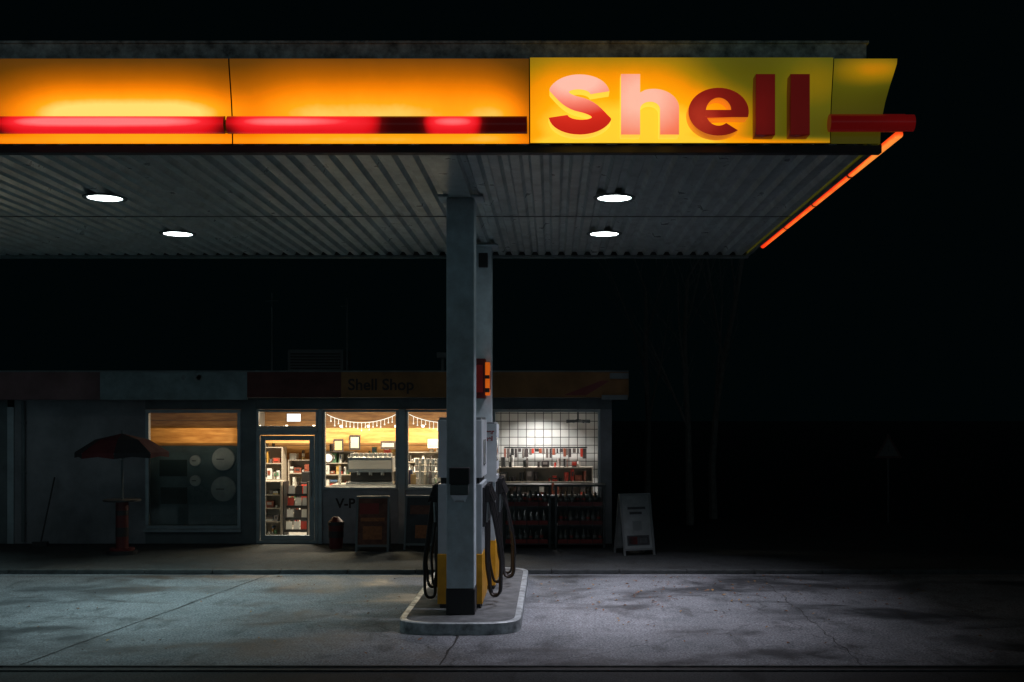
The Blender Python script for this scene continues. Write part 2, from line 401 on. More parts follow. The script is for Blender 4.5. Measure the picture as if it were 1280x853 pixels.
# downlights
m_lamp = M('lamp_lens', (.9, .9, .9), .3, emi=(.9, 1, 1), es=14)
for x in (-10.7, -5.0, .70):
    for y in (12.53, 14.97):
        e = empty('canopy_downlight', (x, y, 4.77))
        b = MB(); n = 32
        cs = [(math.cos(2*math.pi*i/n), math.sin(2*math.pi*i/n)) for i in range(n)]
        def ring(r, z): return [(r * a_, r * c_, z) for a_, c_ in cs]
        b.add(ring(.185, -.006) + ring(.19, -.014) + ring(.235, -.012) + ring(.24, -.001), [(k_*n+i, k_*n+(i+1) % n, (k_+1)*n+(i+1) % n, (k_+1)*n+i) for k_ in range(3) for i in range(n)], m_trim)
        b.add(ring(.24, -.0008), [tuple(range(n))], m_dark)
        b.add(ring(.185, -.0065), [tuple(range(n))], m_lamp)
        b.build('lamp_housing', e)
        pw = (44 if x > 0 else 32) * (.86 if y < 13 else 1.3)
        area('lamp', (0, 0, -.015), .36, .36, pw, (.95, .88, 1.0) if x > 0 else (.74, .99, 1.0), e, spread=84, shape='DISK')

# ------------------------------------------------------------------ island & columns
isl = empty('pump_island', (-1, 14, 0))
def sup(x0, x1, ya, yb, z, inset=0, n=18):
    cx = (x0 + x1) / 2; rx = (x1 - x0) / 2 - inset; pts = []
    for i in range(n + 1):
        a = math.pi + math.pi * i / n
        c_, s_ = math.cos(a), math.sin(a)
        pts.append((cx + rx * math.copysign(abs(c_) ** .6, c_), ya + .5 + (.5 - inset) * math.copysign(abs(s_) ** .6, s_), z))
    for i in range(n + 1):
        a = math.pi * i / n
        c_, s_ = math.cos(a), math.sin(a)
        pts.append((cx + rx * math.copysign(abs(c_) ** .6, c_), yb - .5 + (.5 - inset) * math.copysign(abs(s_) ** .6, s_), z))
    return pts
m_isl = M('island_concrete', (.10, .115, .12), .8, var=.5, vscale=5, bump=.3)
m_edge = M('island_steel_edge', (.40, .46, .48), .45, .3, var=.7, vscale=7, bump=.1)
b = MB(); A = sup(-1.66, -.335, 11.84, 16.3, 0); B = sup(-1.66, -.335, 11.84, 16.3, .125); C = sup(-1.66, -.335, 11.84, 16.3, .135, .02); D = sup(-1.66, -.335, 11.84, 16.3, .13, .07); n = len(A)
b.add(A + B + C + D, [(k*n+i, k*n+(i+1) % n, (k+1)*n+(i+1) % n, (k+1)*n+i) for k in range(3) for i in range(n)], m_edge)
b.add([(x, y, .13) for x, y, z in D], [tuple(range(n))], m_isl)
o = b.build('island_kerb', smooth=True); o.parent = isl; o.matrix_parent_inverse = Matrix.Translation(isl.location).inverted()

def child(o, e):
    o.parent = e; o.matrix_parent_inverse = Matrix.Translation(e.location).inverted(); return o
for yy in (12.35, 15.86):
    e = empty('canopy_column', (-1.01, yy + .15, .13))
    b = MB()
    b.box(-1.164, -.855, yy, yy + .31, .42, 4.735, m_col)
    b.box(-1.17, -.849, yy - .006, yy + .316, .131, .419, m_dark)
    b.box(-1.26, -.76, yy - .03, yy + .34, 4.736, 4.766, m_col)
    child(b.build('column_shaft', bevel=.012), e)
e = empty('loudspeaker', (-.98, 15.8, 4.5)); b = MB()
b.box(-1.03, -.90, 15.70, 15.78, 4.42, 4.62, m_dark); b.cyl((-.965, 15.70, 4.52), (-.965, 15.66, 4.52), .03, m_dark, r2=.055); b.box(-.99, -.94, 15.78, 15.86, 4.49, 4.55, m_dark)
child(b.build('speaker_body', bevel=.008), e)
e = empty('hanging_lightbox', (-.98, 15.7, 2.85)); b = MB()
m_or = M('orange_lit', (.6, .2, .02), .4, emi=(1, .16, .008), es=.45)
b.box(-1.09, -.93, 15.55, 15.858, 2.58, 3.13, m_darkred); b.box(-.929, -.87, 15.60, 15.80, 2.62, 3.08, m_or)
b.box(-.868, -.862, 15.66, 15.74, 2.70, 2.96, m_darkred); b.box(-.93, -.868, 15.59, 15.599, 2.66, 2.72, m_dark); b.box(-.93, -.868, 15.59, 15.599, 2.85, 2.9, m_dark)
b.box(-1.06, -.96, 15.54, 15.549, 2.66, 3.04, m_red)
child(b.build('lightbox_body', bevel=.01), e)
e = empty('paper_towel_dispenser', (-1.0, 12.3, 1.6)); b = MB()
m_smoke = M('smoky_plastic', (.10, .12, .12), .2, spec=.8)
b.box(-1.12, -.90, 12.20, 12.345, 1.58, 1.76, m_dark); b.box(-1.11, -.91, 12.21, 12.345, 1.46, 1.578, m_smoke)
b.quad([(-1.10, 12.205, 1.459), (-.92, 12.205, 1.459), (-.95, 12.28, 1.38), (-1.07, 12.28, 1.38)], m_white)
b.box(-1.06, -.96, 12.26, 12.345, 1.38, 1.458, m_steel)
child(b.build('dispenser_body', bevel=.008), e)

# ------------------------------------------------------------------ fuel dispensers
m_pump = M('pump_panel', (.46, .54, .58), .35, var=.12, vscale=8)
m_screen = M('pump_screen', (.03, .05, .05), .15)
def pump(x0, x1, y0, y1, zt):
    e = empty('fuel_dispenser', ((x0+x1)/2, (y0+y1)/2, .13)); b = MB()
    b.box(x0, x1, y0, y1, .75, 1.55, m_pump)
    b.box(x0 - .006, x1 + .006, y0 - .006, y1 + .006, .18, .748, m_yellow)
    b.box(x0 + .02, x1 - .02, y0 + .02, y1 - .02, .131, .18, m_dark)
    b.box(x0 + .03, x1 - .03, y0 + .03, y1 - .03, 1.55, 1.62, m_dark)
    b.box(x0, x1, y0, y1, 1.62, zt, m_white)
    b.box(x0 + .012, x1 - .012, y0 + .012, y1 - .012, zt, zt + .03, m_grayframe)
    for sx, xx in ((-1, x0), (1, x1)):
        b.box(xx - .008 if sx < 0 else xx + .001, xx - .001 if sx < 0 else xx + .008, y0 + .3, y1 - .3, 1.75, 2.05, m_screen)
        for q in (y0 + .15, y0 + .4, y1 - .4, y1 - .15):
            xo = xx + sx * .03
            b.box(min(xx, xo), max(xx, xo), q - .05, q + .05, 1.05, 1.5, m_dark)
            b.box(min(xo, xo + sx * .05), max(xo, xo + sx * .05), q - .025, q + .025, 1.33, 1.53, m_black)
            b.cyl((xo + sx * .03, q, 1.34), (xo + sx * .015, q, 1.1), .018, m_steel, n=8)
            b.cyl((xo + sx * .10, q, 1.33), (xo + sx * .03, q, 1.50), .014, m_black, n=8)
    child(b.build('dispenser_cabinet', bevel=.01), e)
    for sx, xx in ((-1, x0), (1, x1)):
        for q in (y0 + .15, y0 + .4, y1 - .15):
            w = R.uniform(.15, .24); lo = R.uniform(.2, .3); xs = xx + sx * .085
            o = tube('fuel_hose', [(xs, q, 1.34), (xx + sx * (w - .04), q + .02, .95), (xx + sx * w, q + .06, .5), (xx + sx * (w - .07), q + .12, lo), (xx + sx * .06, q + .15, .42), (xx + sx * .03, q + .17, .95), (xx + sx * .035, q + .17, 1.45)], .017, m_black)
            child(o, e)
    return e
e1 = pump(-1.30, -.80, 12.78, 13.75, 2.28)
e2 = pump(-1.30, -.72, 14.2, 15.2, 2.22)
b = MB(); b.box(-.87, -.70, 14.15, 14.185, 1.5, 2.23, m_white); child(b.build('price_header'), e2)
m_txt = M('dark_red_print', (.25, .01, .01), .5)
child(text('label', 'rer\nsel', .085, (-.84, 14.147, 2.1), m_txt, ext=.001, offs=.003), e2)

# ------------------------------------------------------------------ shop
shop = empty('petrol_station_shop', (-4, 22, 0))
def S(o): return child(o, shop)
m_wall = M('render_wall', (.225, .235, .255), .85, var=.45, vscale=.9, bump=.2)
m_wall2 = M('pier_wall', (.12, .145, .155), .8, var=.3, vscale=2)
m_panel = M('counter_front_panel', (.26, .28, .31), .7, var=.25, vscale=3)
m_fpink = M('fascia_faded_red', (.12, .065, .070), .7, var=.35, vscale=2)
m_fblue = M('fascia_blue_grey', (.14, .195, .21), .7, var=.4, vscale=3)
m_fred = M('fascia_dark_red', (.06, .010, .008), .7, var=.3)
m_fyel = M('fascia_yellow', (.17, .075, .014), .6, var=.4, vscale=2)
def wood_mat():
    m = bpy.data.materials.new('wood_panelling'); m.use_nodes = True; nt = m.node_tree; b = nt.nodes['Principled BSDF']
    tc = nt.nodes.new('ShaderNodeTexCoord'); mp = nt.nodes.new('ShaderNodeMapping'); mp.inputs['Scale'].default_value = (1.2, 9, 9)
    n = nt.nodes.new('ShaderNodeTexNoise'); n.inputs['Scale'].default_value = 2.5; n.inputs['Detail'].default_value = 6
    nt.links.new(tc.outputs['Object'], mp.inputs[0]); nt.links.new(mp.outputs[0], n.inputs[0])
    r = ramp(nt, [(.3, (.32, .14, .035)), (.7, (.58, .31, .10))]); nt.links.new(n.outputs['Fac'], r.inputs[0])
    nt.links.new(r.outputs[0], b.inputs['Base Color']); b.inputs['Roughness'].default_value = .45
    return m
m_wood = wood_mat()
def tile_mat():
    m = bpy.data.materials.new('wall_tiles'); m.use_nodes = True; nt = m.node_tree; b = nt.nodes['Principled BSDF']
    tc = nt.nodes.new('ShaderNodeTexCoord'); mp = nt.nodes.new('ShaderNodeMapping'); mp.inputs['Rotation'].default_value = (math.pi/2, 0, 0)
    br = nt.nodes.new('ShaderNodeTexBrick'); br.offset = 0; br.inputs['Scale'].default_value = 1
    br.inputs['Brick Width'].default_value = .17; br.inputs['Row Height'].default_value = .16; br.inputs['Mortar Size'].default_value = .007
    br.inputs['Color1'].default_value = (.7, .70, .68, 1); br.inputs['Color2'].default_value = (.52, .54, .53, 1); br.inputs['Mortar'].default_value = (.03, .03, .03, 1)
    nt.links.new(tc.outputs['Object'], mp.inputs[0]); nt.links.new(mp.outputs[0], br.inputs['Vector'])
    nt.links.new(br.outputs['Color'], b.inputs['Base Color']); b.inputs['Roughness'].default_value = .3
    return m
m_tile = tile_mat()
def glass_mat():
    m = bpy.data.materials.new('window_glass'); m.use_nodes = True; nt = m.node_tree; nt.nodes.clear()
    o = nt.nodes.new('ShaderNodeOutputMaterial'); t = nt.nodes.new('ShaderNodeBsdfTransparent'); t.inputs[0].default_value = (.9, .93, .92, 1)
    gl = nt.nodes.new('ShaderNodeBsdfGlossy'); gl.inputs['Roughness'].default_value = .02
    fr = nt.nodes.new('ShaderNodeFresnel'); fr.inputs[0].default_value = 1.5; mx = nt.nodes.new('ShaderNodeMixShader')
    nt.links.new(fr.outputs[0], mx.inputs[0]); nt.links.new(t.outputs[0], mx.inputs[1]); nt.links.new(gl.outputs[0], mx.inputs[2]); nt.links.new(mx.outputs[0], o.inputs[0])
    return m
m_glass = glass_mat()
m_floor = M('shop_floor', (.35, .34, .32), .35, var=.1)
m_ceilw = M('shop_ceiling', (.5, .48, .44), .7)
FY = 20.0
b = MB()
b.box(-16, -9.72, FY, FY + .25, .06, 2.66, m_wall2)
b.box(-9.60, -7.26, FY, FY + .25, .06, 2.66, m_wall)
b.box(-9.719, -9.601, FY - .02, FY + .2, .06, 2.5, m_grayframe)
b.box(-7.26, -5.55, FY, FY + .25, .06, .32, m_wall2)
b.box(-7.26, -5.55, FY, FY + .25, 2.46, 2.66, m_wall2)
b.box(-5.55, -5.28, FY - .01, FY + .25, .06, 2.66, m_wall2)
b.box(-5.28, 1.07, FY, FY + .25, 2.46, 2.66, m_wall2)
b.box(-4.17, -4.10, FY - .03, FY + .22, .06, 2.459, m_grayframe)
b.box(-2.74, -2.62, FY - .03, FY + .22, .06, 2.459, m_grayframe)
b.box(-1.2, -1.06, FY - .03, FY + .22, .06, 2.459, m_grayframe)
b.box(-4.10, -2.74, FY + .01, FY + .2, .06, 1.02, m_panel)
b.box(-2.62, -1.2, FY + .01, FY + .2, .06, 1.02, m_panel)
b.box(-1.06, .87, FY + .01, FY + .2, .06, .88, m_wall2)
b.box(.87, 1.07, FY - .01, FY + .25, .06, 2.459, m_wall)
b.box(.95, 1.07, FY + .251, 26, .06, 2.66, m_wall2)
b.box(-16, 1.07, 26, 26.2, .06, 2.66, m_wall2)
b.cyl((-9.42, FY - .04, .1), (-9.42, FY - .04, 2.6), .035, m_wall2, n=10)
for i in range(3): b.box(-9.46, -9.38, FY - .06, FY - .001, .4 + i * .9, .43 + i * .9, m_wall2)
S(b.build('outer_walls', bevel=.004))
b = MB()
b.box(-16, 1.30, 19.45, 26.4, 2.66, 2.72, m_wall2)
b.box(-16, 1.28, 19.47, 26.3, 2.72, 3.05, m_beam)
b.box(-16, -7.83, 19.40, 19.46, 2.62, 3.10, m_fpink)
b.box(-7.828, -5.28, 19.40, 19.46, 2.62, 3.10, m_fblue)
b.box(-5.278, -3.65, 19.39, 19.46, 2.66, 3.10, m_fred)
b.box(-3.648, 1.33, 19.38, 19.46, 2.66, 3.10, m_fyel)
b.box(1.281, 1.33, 19.461, 26.3, 2.66, 3.10, m_fyel)
b.box(-16, 1.33, 19.37, 19.47, 3.101, 3.125, m_wall2)
b.quad([(.2, 19.376, 2.70), (.85, 19.376, 2.95), (1.0, 19.376, 2.95), (.6, 19.376, 2.70)], m_darkred)
b.box(.86, 1.31, 19.3, 19.376, 2.62, 2.70, m_wall2)
b.box(1.0, 1.32, 19.30, 19.376, 2.98, 3.08, m_wall2)
for i in range(4):
    xx = R.uniform(-6.6, -6.0); b.quad([(xx, 19.396, 3.0), (xx + .05, 19.396, 2.92 + R.random() * .05), (xx + .1, 19.396, 3.02), (xx + .04, 19.396, 3.06)], m_wall2)
S(b.build('roof_and_fascia', bevel=.004))
m_stxt = M('sign_text_dark', (.010, .004, .003), .6)
S(text('shop_sign_text', 'Shell Shop', .275, (-3.53, 19.372, 2.79), m_stxt, ext=.003, offs=.005))

def frame(b, x0, x1, z0, z1, t=.05, y=FY - .02, d=.1, mat=m_grayframe):
    b.box(x0, x1, y, y + d, z1 - t, z1, mat); b.box(x0, x1, y, y + d, z0, z0 + t, mat)
    b.box(x0, x0 + t, y, y + d, z0 + t, z1 - t, mat); b.box(x1 - t, x1, y, y + d, z0 + t, z1 - t, mat)
b = MB()
frame(b, -7.255, -5.555, .325, 2.455, .06)
b.box(-7.28, -5.53, FY - .07, FY - .021, .27, .324, m_grayframe)
frame(b, -4.095, -2.745, 1.025, 2.455, .045)
frame(b, -2.615, -1.205, 1.025, 2.455, .045)
frame(b, -1.055, .865, .885, 2.455, .045)
b.box(-5.275, -4.175, FY - .02, FY + .08, 2.06, 2.12, m_grayframe)
frame(b, -5.275, -4.175, .062, 2.059, .06)
frame(b, -5.275, -4.175, 2.121, 2.455, .04)
S(b.build('window_frames', bevel=.004))
b = MB(); frame(b, -5.205, -4.245, .125, 1.99, .085, y=FY + .0, d=.05, mat=m_grayframe); b.cyl((-4.30, FY - .04, .9), (-4.30, FY - .04, 1.35), .012, m_steel)
S(b.build('door', bevel=.004))
b = MB()
for x0, x1, z0, z1 in ((-7.2, -5.61, .38, 2.4), (-4.05, -2.79, 1.07, 2.41), (-2.57, -1.25, 1.07, 2.41), (-1.01, .82, .93, 2.41), (-5.12, -4.33, .21, 1.905), (-5.235, -4.215, 2.16, 2.415)):
    b.quad([(x0, FY + .03, z0), (x1, FY + .03, z0), (x1, FY + .03, z1), (x0, FY + .03, z1)], m_glass)
S(b.build('window_glass'))
# interior shell
b = MB()
b.box(-8.6, .95, FY + .26, 25, .05, .07, m_floor)
b.box(-8.6, .95, FY + .26, 24.9, 2.64, 2.655, m_ceilw)
b.box(-8.6, -1.25, 24.0, 24.1, .07, 1.35, m_wood)
b.box(-8.7, -8.6, FY + .26, 24.9, .07, 2.64, m_beam)
for i in range(7):
    z = 1.36 + i * .18
    b.box(-8.6, -1.25, 23.97 - (.0 if i % 2 else .012), 24.1, z, z + .172, m_wood)
b.box(-8.6, -1.25, 22.6, 22.9, 2.02, 2.10, m_wood)
b.box(-8.6, -1.25, 22.6, 22.64, 1.80, 2.019, m_wood)
b.box(-6.24, -6.14, 22.45, 22.59, .07, 2.64, m_wood); b.box(-6.24, -6.14, 22.91, 23.95, .07, 2.64, m_ceilw)
b.box(-1.25, -1.15, 20.9, 24.1, .07, 2.64, m_ceilw)
b.box(-1.149, .949, 22.4, 22.5, .07, 2.64, m_tile)
b.box(.93, .949, FY + .26, 22.39, .07, 2.64, m_tile)
S(b.build('shop_interior'))
def IL(x, y, z, sx, sy, p, col, rot=(0, 0, 0), spread=180):
    child(area('ceiling_lamp', (x, y, z), sx, sy, p, col, None, spread, rot), shop)
IL(-7.0, 21.9, 2.6, 1.0, .3, 22, (1.0, .66, .30))
IL(-5.1, 21.7, 2.58, .6, .25, 105, (1, .86, .68)); IL(-3.6, 21.8, 2.6, .8, .25, 105, (1, .80, .52)); IL(-2.1, 21.9, 2.6, .8, .25, 100, (1, .86, .68))
IL(-.25, 21.75, 2.6, .35, .2, 38, (1, .92, .88), spread=125)
m_bulb = M('bulb', (1, .9, .7), .3, emi=(1, .85, .6), es=5)
b = MB()
for i in range(9): b.cyl((-5.9 + i * .55, 22.58, 2.16), (-5.9 + i * .55, 22.58, 2.12), .025, m_bulb)
b.box(-4.86, -4.62, 20.55, 20.58, 2.24, 2.38, M('exit_sign_face', (.8, .8, .8), .4, emi=(.9, .95, 1), es=1.6))
S(b.build('interior_fittings'))

pal = [M('goods_%d' % i, c_, .35) for i, c_ in enumerate([(.65,.63,.58),(.5,.05,.03),(.7,.68,.66),(.05,.04,.04),(.5,.28,.06),(.12,.1,.09),(.26,.07,.04),(.75,.74,.7),(.08,.14,.24),(.45,.4,.32),(.03,.03,.03),(.6,.45,.2),(.10,.22,.12),(.35,.30,.28)])]
m_shelf = M('shelf_metal', (.38, .33, .27), .4)
gp = [pal[i] for i in (0, 2, 3, 4, 5, 7, 8, 9, 10, 11, 12, 13, 6, 0, 7, 1)]
def shelf(x0, x1, y, z0, z1, levels, name='shop_shelf', depth=.35, dens=.93, palette=gp, hmax=.26):
    e = empty(name, ((x0 + x1)/2, y, z0)); b = MB()
    b.box(x0, x1, y + depth, y + depth + .02, z0, z1, m_shelf)
    for xx in (x0, x1 - .02): b.box(xx, xx + .02, y, y + depth - .001, z0, z1, m_shelf)
    for i in range(levels + 1):
        zz = z0 + (z1 - z0 - .02) * i / levels
        b.box(x0 + .021, x1 - .021, y, y + depth - .002, zz, zz + .018, m_shelf)
        if i == levels: gap = .25
        else: gap = (z1 - z0) / levels - .05
        x = x0 + .03
        while x < x1 - .10:
            wv = R.choice((.025, .04, .06, .09, .14))
            if R.random() < (dens if i < levels else .6):
                h = min(gap, R.uniform(.05, hmax)); mt = R.choice(palette); yo = R.uniform(0, .08)
                k_ = R.random()
                if k_ < .35: b.cyl((x + wv/2, y + .08 + yo, zz + .019), (x + wv/2, y + .08 + yo, zz + .019 + h * .8), min(wv, .09) / 2, mt, r2=min(wv, .09) * R.choice((.5, .5, .2)), n=10)
                elif k_ < .5:
                    for q in range(3): b.box(x, x + wv, y + .02 + yo, y + .2 + yo, zz + .019 + q * h / 3, zz + .019 + (q + .9) * h / 3, R.choice(palette))
                else: b.box(x, x + wv, y + .02 + yo, y + .2 + yo, zz + .019, zz + .019 + h, mt, rz=R.uniform(-.15, .15)); b.box(x + wv*.2, x + wv*.8, y + .005 + yo, y + .015 + yo, zz + .02 + h*.4, zz + .02 + h*.8, R.choice(palette))
            x += wv + R.uniform(.005, .04)
    child(b.build('shelf_unit'), e); return e
shelf(-6.1, -5.45, 22.65, .07, 1.72, 5); shelf(-5.42, -4.8, 23.0, .07, 1.45, 5); shelf(-4.75, -4.05, 22.95, .9, 1.62, 3); shelf(-3.95, -3.05, 22.95, .9, 1.55, 2)
shelf(-2.98, -1.35, 22.7, .8, 1.62, 4, palette=[pal[0], pal[2], pal[7], pal[9], pal[3]])
shelf(-5.55, -5.15, 21.3, .07, 1.1, 4)
e = empty('wall_advert', (-3.7, 22.55, 1.75)); b = MB()
for x, z, wv, h, mt in ((-4.40, 1.62, .20, .26, pal[3]), (-4.08, 1.66, .22, .30, pal[10]), (-3.45, 1.68, .3, .16, pal[3]), (-2.5, 1.7, .34, .18, pal[0])):
    b.box(x, x + wv, 22.55, 22.57, z, z + h, mt); b.box(x + .03, x + wv - .03, 22.54, 22.549, z + .04, z + h - .04, R.choice([pal[4], pal[11], pal[9]]))
b.cyl((-4.5, 22.55, 1.5), (-4.5, 22.53, 1.5), .11, pal[3], n=24); b.cyl((-4.5, 22.529, 1.5), (-4.5, 22.525, 1.5), .08, pal[0], n=24)
child(b.build('adverts'), e)
e = empty('magazine_rack', (-4.9, 21.2, .07)); b = MB()
for i in range(4):
    z = .15 + i * .22; y = 21.15 + i * .07
    b.box(-5.05, -4.62, y, y + .02, z, z + .05, m_black)
    for q in range(3): b.box(-5.03 + q * .14, -4.91 + q * .14, y + .03, y + .04, z + .01, z + .2, R.choice([pal[0], pal[2], pal[1], pal[7], pal[3], pal[8]]), rx=-.15)
b.box(-5.07, -5.05, 21.1, 21.5, .07, 1.1, m_black); b.box(-4.62, -4.60, 21.1, 21.5, .07, 1.1, m_black)
child(b.build('rack'), e)
e = empty('snack_display', (-4.55, 21.6, .07)); b = MB()
b.box(-4.92, -4.62, 21.9, 22.2, .07, 1.05, pal[3]); b.box(-4.90, -4.64, 21.88, 21.9, .7, 1.0, pal[1]); b.box(-4.9, -4.64, 21.92, 22.18, 1.051, 1.25, pal[10])
child(b.build('display', bevel=.01), e)
m_ctr = M('counter_top', (.6, .58, .54), .25)
e = empty('shop_counter', (-3, 20.8, .07)); b = MB()
b.box(-4.0, -1.3, 20.55, 21.1, .07, 1.04, m_white); b.box(-4.05, -1.28, 20.5, 21.15, 1.041, 1.08, m_ctr)
child(b.build('counter', bevel=.006), e)
e = empty('coffee_machine', (-3.4, 20.9, 1.08)); b = MB()
X0, X1 = -3.78, -2.95
b.box(X0, X1, 20.72, 21.08, 1.30, 1.58, m_steel); b.box(X0 + .03, X1 - .03, 20.85, 21.08, 1.12, 1.299, m_dark)
b.box(X0 - .02, X1 + .02, 20.62, 21.08, 1.081, 1.119, m_steel); b.box(X0 + .02, X1 - .02, 20.711, 20.719, 1.36, 1.52, pal[0])
for q in (0, 1, 2):
    xx = X0 + .2 + q * .22; b.cyl((xx, 20.76, 1.24), (xx, 20.76, 1.299), .035, m_steel); b.cyl((xx, 20.76, 1.25), (xx, 20.58, 1.235), .012, m_black, n=8)
for q in range(9): b.cyl((X0 + .06 + q * .088, 20.88, 1.581), (X0 + .06 + q * .088, 20.88, 1.65), .034, pal[7], r2=.04, n=10)
child(b.build('machine', bevel=.008), e)
e = empty('counter_goods', (-3, 20.7, 1.08)); b = MB()
for i in range(64):
    x = R.uniform(-4.0, -1.35)
    if X0 - .1 < x < X1 + .05: continue
    h = R.uniform(.08, .42); w_ = R.uniform(.03, .12); y = R.uniform(20.58, 21.0); mt = R.choice(gp)
    if R.random() < .5: b.box(x, x + w_, y, y + w_, 1.081, 1.081 + h, mt)
    else: b.cyl((x, y, 1.081), (x, y, 1.081 + h), w_ / 2.4, mt, n=12)
for q in range(5):
    for zz in range(4): b.cyl((-2.5 + q * .1, 20.75, 1.081 + zz * .12), (-2.5 + q * .1, 20.75, 1.19 + zz * .12), .035, pal[7], r2=.045, n=10)
child(b.build('goods', bevel=.004), e)
m_gar = M('fairy_light', (.8, .8, .76), .5, emi=(1, .93, .78), es=1.3)
e = empty('fairy_light_garland', (-3, 20.12, 2.3)); b = MB()
for x0, x1 in ((-4.04, -2.80), (-2.56, -1.26)):
    N = 18; pr = None
    for i in range(N + 1):
        t = i / N; x = x0 + (x1 - x0) * t; z = 2.37 - .15 * math.sin(math.pi * t) ** .8
        if pr: b.cyl(pr, (x, 20.12, z), .007, m_gar, n=5)
        pr = (x, 20.12, z)
        if 0 < i < N:
            L_ = R.uniform(.06, .13)
            b.cyl((x, 20.12, z), (x, 20.12, z - L_), .005, m_gar, n=5); b.cyl((x, 20.12, z - L_), (x, 20.12, z - L_ - .025), .012, m_gar, n=6)
child(b.build('garland'), e)
m_board = M('frosted_board', (.09, .14, .155), .22, var=.45, vscale=1.6)
m_disc = M('white_disc', (.34, .40, .40), .5, var=.3)
e = empty('window_display_board', (-6.4, 20.3, .3)); b = MB()
b.box(-7.33, -5.5, 20.27, 20.3, .34, 1.80, m_board)
for x, z, r in ((-5.94, 1.56, .20), (-5.94, 1.02, .215), (-6.45, 1.53, .09), (-6.45, 1.17, .09)):
    b.cyl((x, 20.262, z), (x, 20.235, z), r, m_disc, n=32); b.cyl((x, 20.268, z), (x, 20.25, z), r + .012, m_grayframe, n=32)
    b.box(x - r * .6, x + .02, 20.228, 20.232, z - .008, z + .008, m_dark, rz=0)
for q in range(2): b.box(-7.1 + q * .02, -6.6, 20.26, 20.265, 1.25 - q * .5, 1.55 - q * .5, m_screen)
child(b.build('board', smooth=True), e)
e = empty('hanging_rail', (-.1, 22.2, 1.6)); b = MB()
b.cyl((-.95, 22.25, 1.72), (.7, 22.25, 1.72), .015, m_dark)
x = -.95
while x < .68:
    wd = R.uniform(.025, .07); h = R.uniform(.06, .20); b.box(x, x + wd, 22.18, 22.24, 1.70 - h, 1.70, R.choice([pal[1], pal[3], pal[10], pal[6], pal[3], pal[5]]), rz=R.uniform(-.3, .3)); x += wd + R.uniform(0, .03)
child(b.build('rail'), e)
shelf(-1.05, .8, 21.8, .5, 1.35, 3, palette=[pal[3], pal[5], pal[10], pal[6], pal[10], pal[1], pal[0], pal[13]], dens=.95)
e = empty('ceiling_fan', (.5, 21.3, 2.3)); b = MB()
b.cyl((.5, 21.3, 2.62), (.5, 21.3, 2.26), .012, m_dark); b.cyl((.5, 21.3, 2.28), (.5, 21.3, 2.22), .05, m_dark)
for i in range(4):
    a = i * math.pi / 2 + .4; b.cyl((.5, 21.3, 2.25), (.5 + .24 * math.cos(a), 21.3 + .24 * math.sin(a), 2.24), .02, m_dark, r2=.035, n=6)
child(b.build('fan'), e)

# rooftop items
m_mast = M('mast', (.14, .15, .15), .6)
for x, z in ((-5.25, 4.65), (-3.84, 4.55)):
    b = MB(); b.cyl((x, 21, 3.04), (x, 21, z), .018, m_mast, r2=.01, n=8); b.cyl((x, 21, 3.04), (x, 21, 3.12), .06, m_mast, n=8)
    b.cyl((x - .12, 21, z - .15), (x + .12, 21, z - .15), .006, m_mast, n=6); b.build('antenna_mast')
b = MB(); b.box(-5.0, -3.95, 21.2, 22.0, 3.06, 3.6, m_mast)
for i in range(8): b.box(-4.95, -4.0, 21.18, 21.199, 3.12 + i * .055, 3.15 + i * .055, m_dark)
b.build('rooftop_air_conditioner', bevel=.01)
b = MB(); b.cyl((-2.0, 20.5, 3.04), (-2.0, 20.5, 3.4), .03, m_mast); b.box(-2.1, -1.9, 20.4, 20.6, 3.4, 3.5, m_mast); b.build('roof_vent', bevel=.01)

# ------------------------------------------------------------------ street furniture by the shop
e = empty('parasol', (-7.1, 18.5, .06)); b = MB(); cx_, cy_ = -7.1, 18.5; n = 8
top = Vector((cx_, cy_, 2.05)); rim = []; mid = []
for i in range(n):
    a = 2 * math.pi * i / n + .2
    rim.append(Vector((cx_ + .74 * math.cos(a), cy_ + .74 * math.sin(a), 1.74))); mid.append(Vector((cx_ + .42 * math.cos(a), cy_ + .42 * math.sin(a), 1.95)))
m_pr = M('parasol_red', (.085, .010, .014), .9, var=.2); m_pd = M('parasol_dark', (.022, .022, .026), .9, var=.2)
for i in range(n):
    mt = m_pr if i % 2 else m_pd; i2 = (i + 1) % n
    b.quad([top, mid[i], mid[i2]], mt); b.quad([mid[i], rim[i], rim[i2], mid[i2]], mt)
    d1 = rim[i] - Vector((0, 0, .09)); d2 = rim[i2] - Vector((0, 0, .09)); b.quad([rim[i], d1, (d1 + d2) / 2 - Vector((0, 0, -.03)), d2, rim[i2]], mt)
    b.cyl(top - Vector((0, 0, .03)), rim[i] - Vector((0, 0, .01)), .006, m_steel, n=5)
    b.cyl((cx_, cy_, 1.6), mid[i] - Vector((0, 0, .03)), .005, m_steel, n=5)
b.cyl((cx_, cy_, .1), (cx_, cy_, 2.1), .018, m_wall2, n=10)
b.cyl((cx_, cy_, .06), (cx_, cy_, .12), .25, m_dark, n=20)
child(b.build('parasol_canopy'), e)
e = empty('standing_table', (-7.1, 18.5, .06)); b = MB(); m_tred = M('table_red', (.10, .010, .010), .5)
b.cyl((cx_, cy_, .93), (cx_, cy_, .96), .30, m_dark, n=24); b.cyl((cx_, cy_, .121), (cx_, cy_, .93), .10, m_tred, n=16)
b.cyl((cx_, cy_, .35), (cx_, cy_, .5), .104, m_dark, n=16); b.cyl((cx_, cy_, .7), (cx_, cy_, .78), .104, m_dark, n=16); b.cyl((cx_, cy_, .121), (cx_, cy_, .16), .2, m_tred, n=20)
child(b.build('table', smooth=True), e)
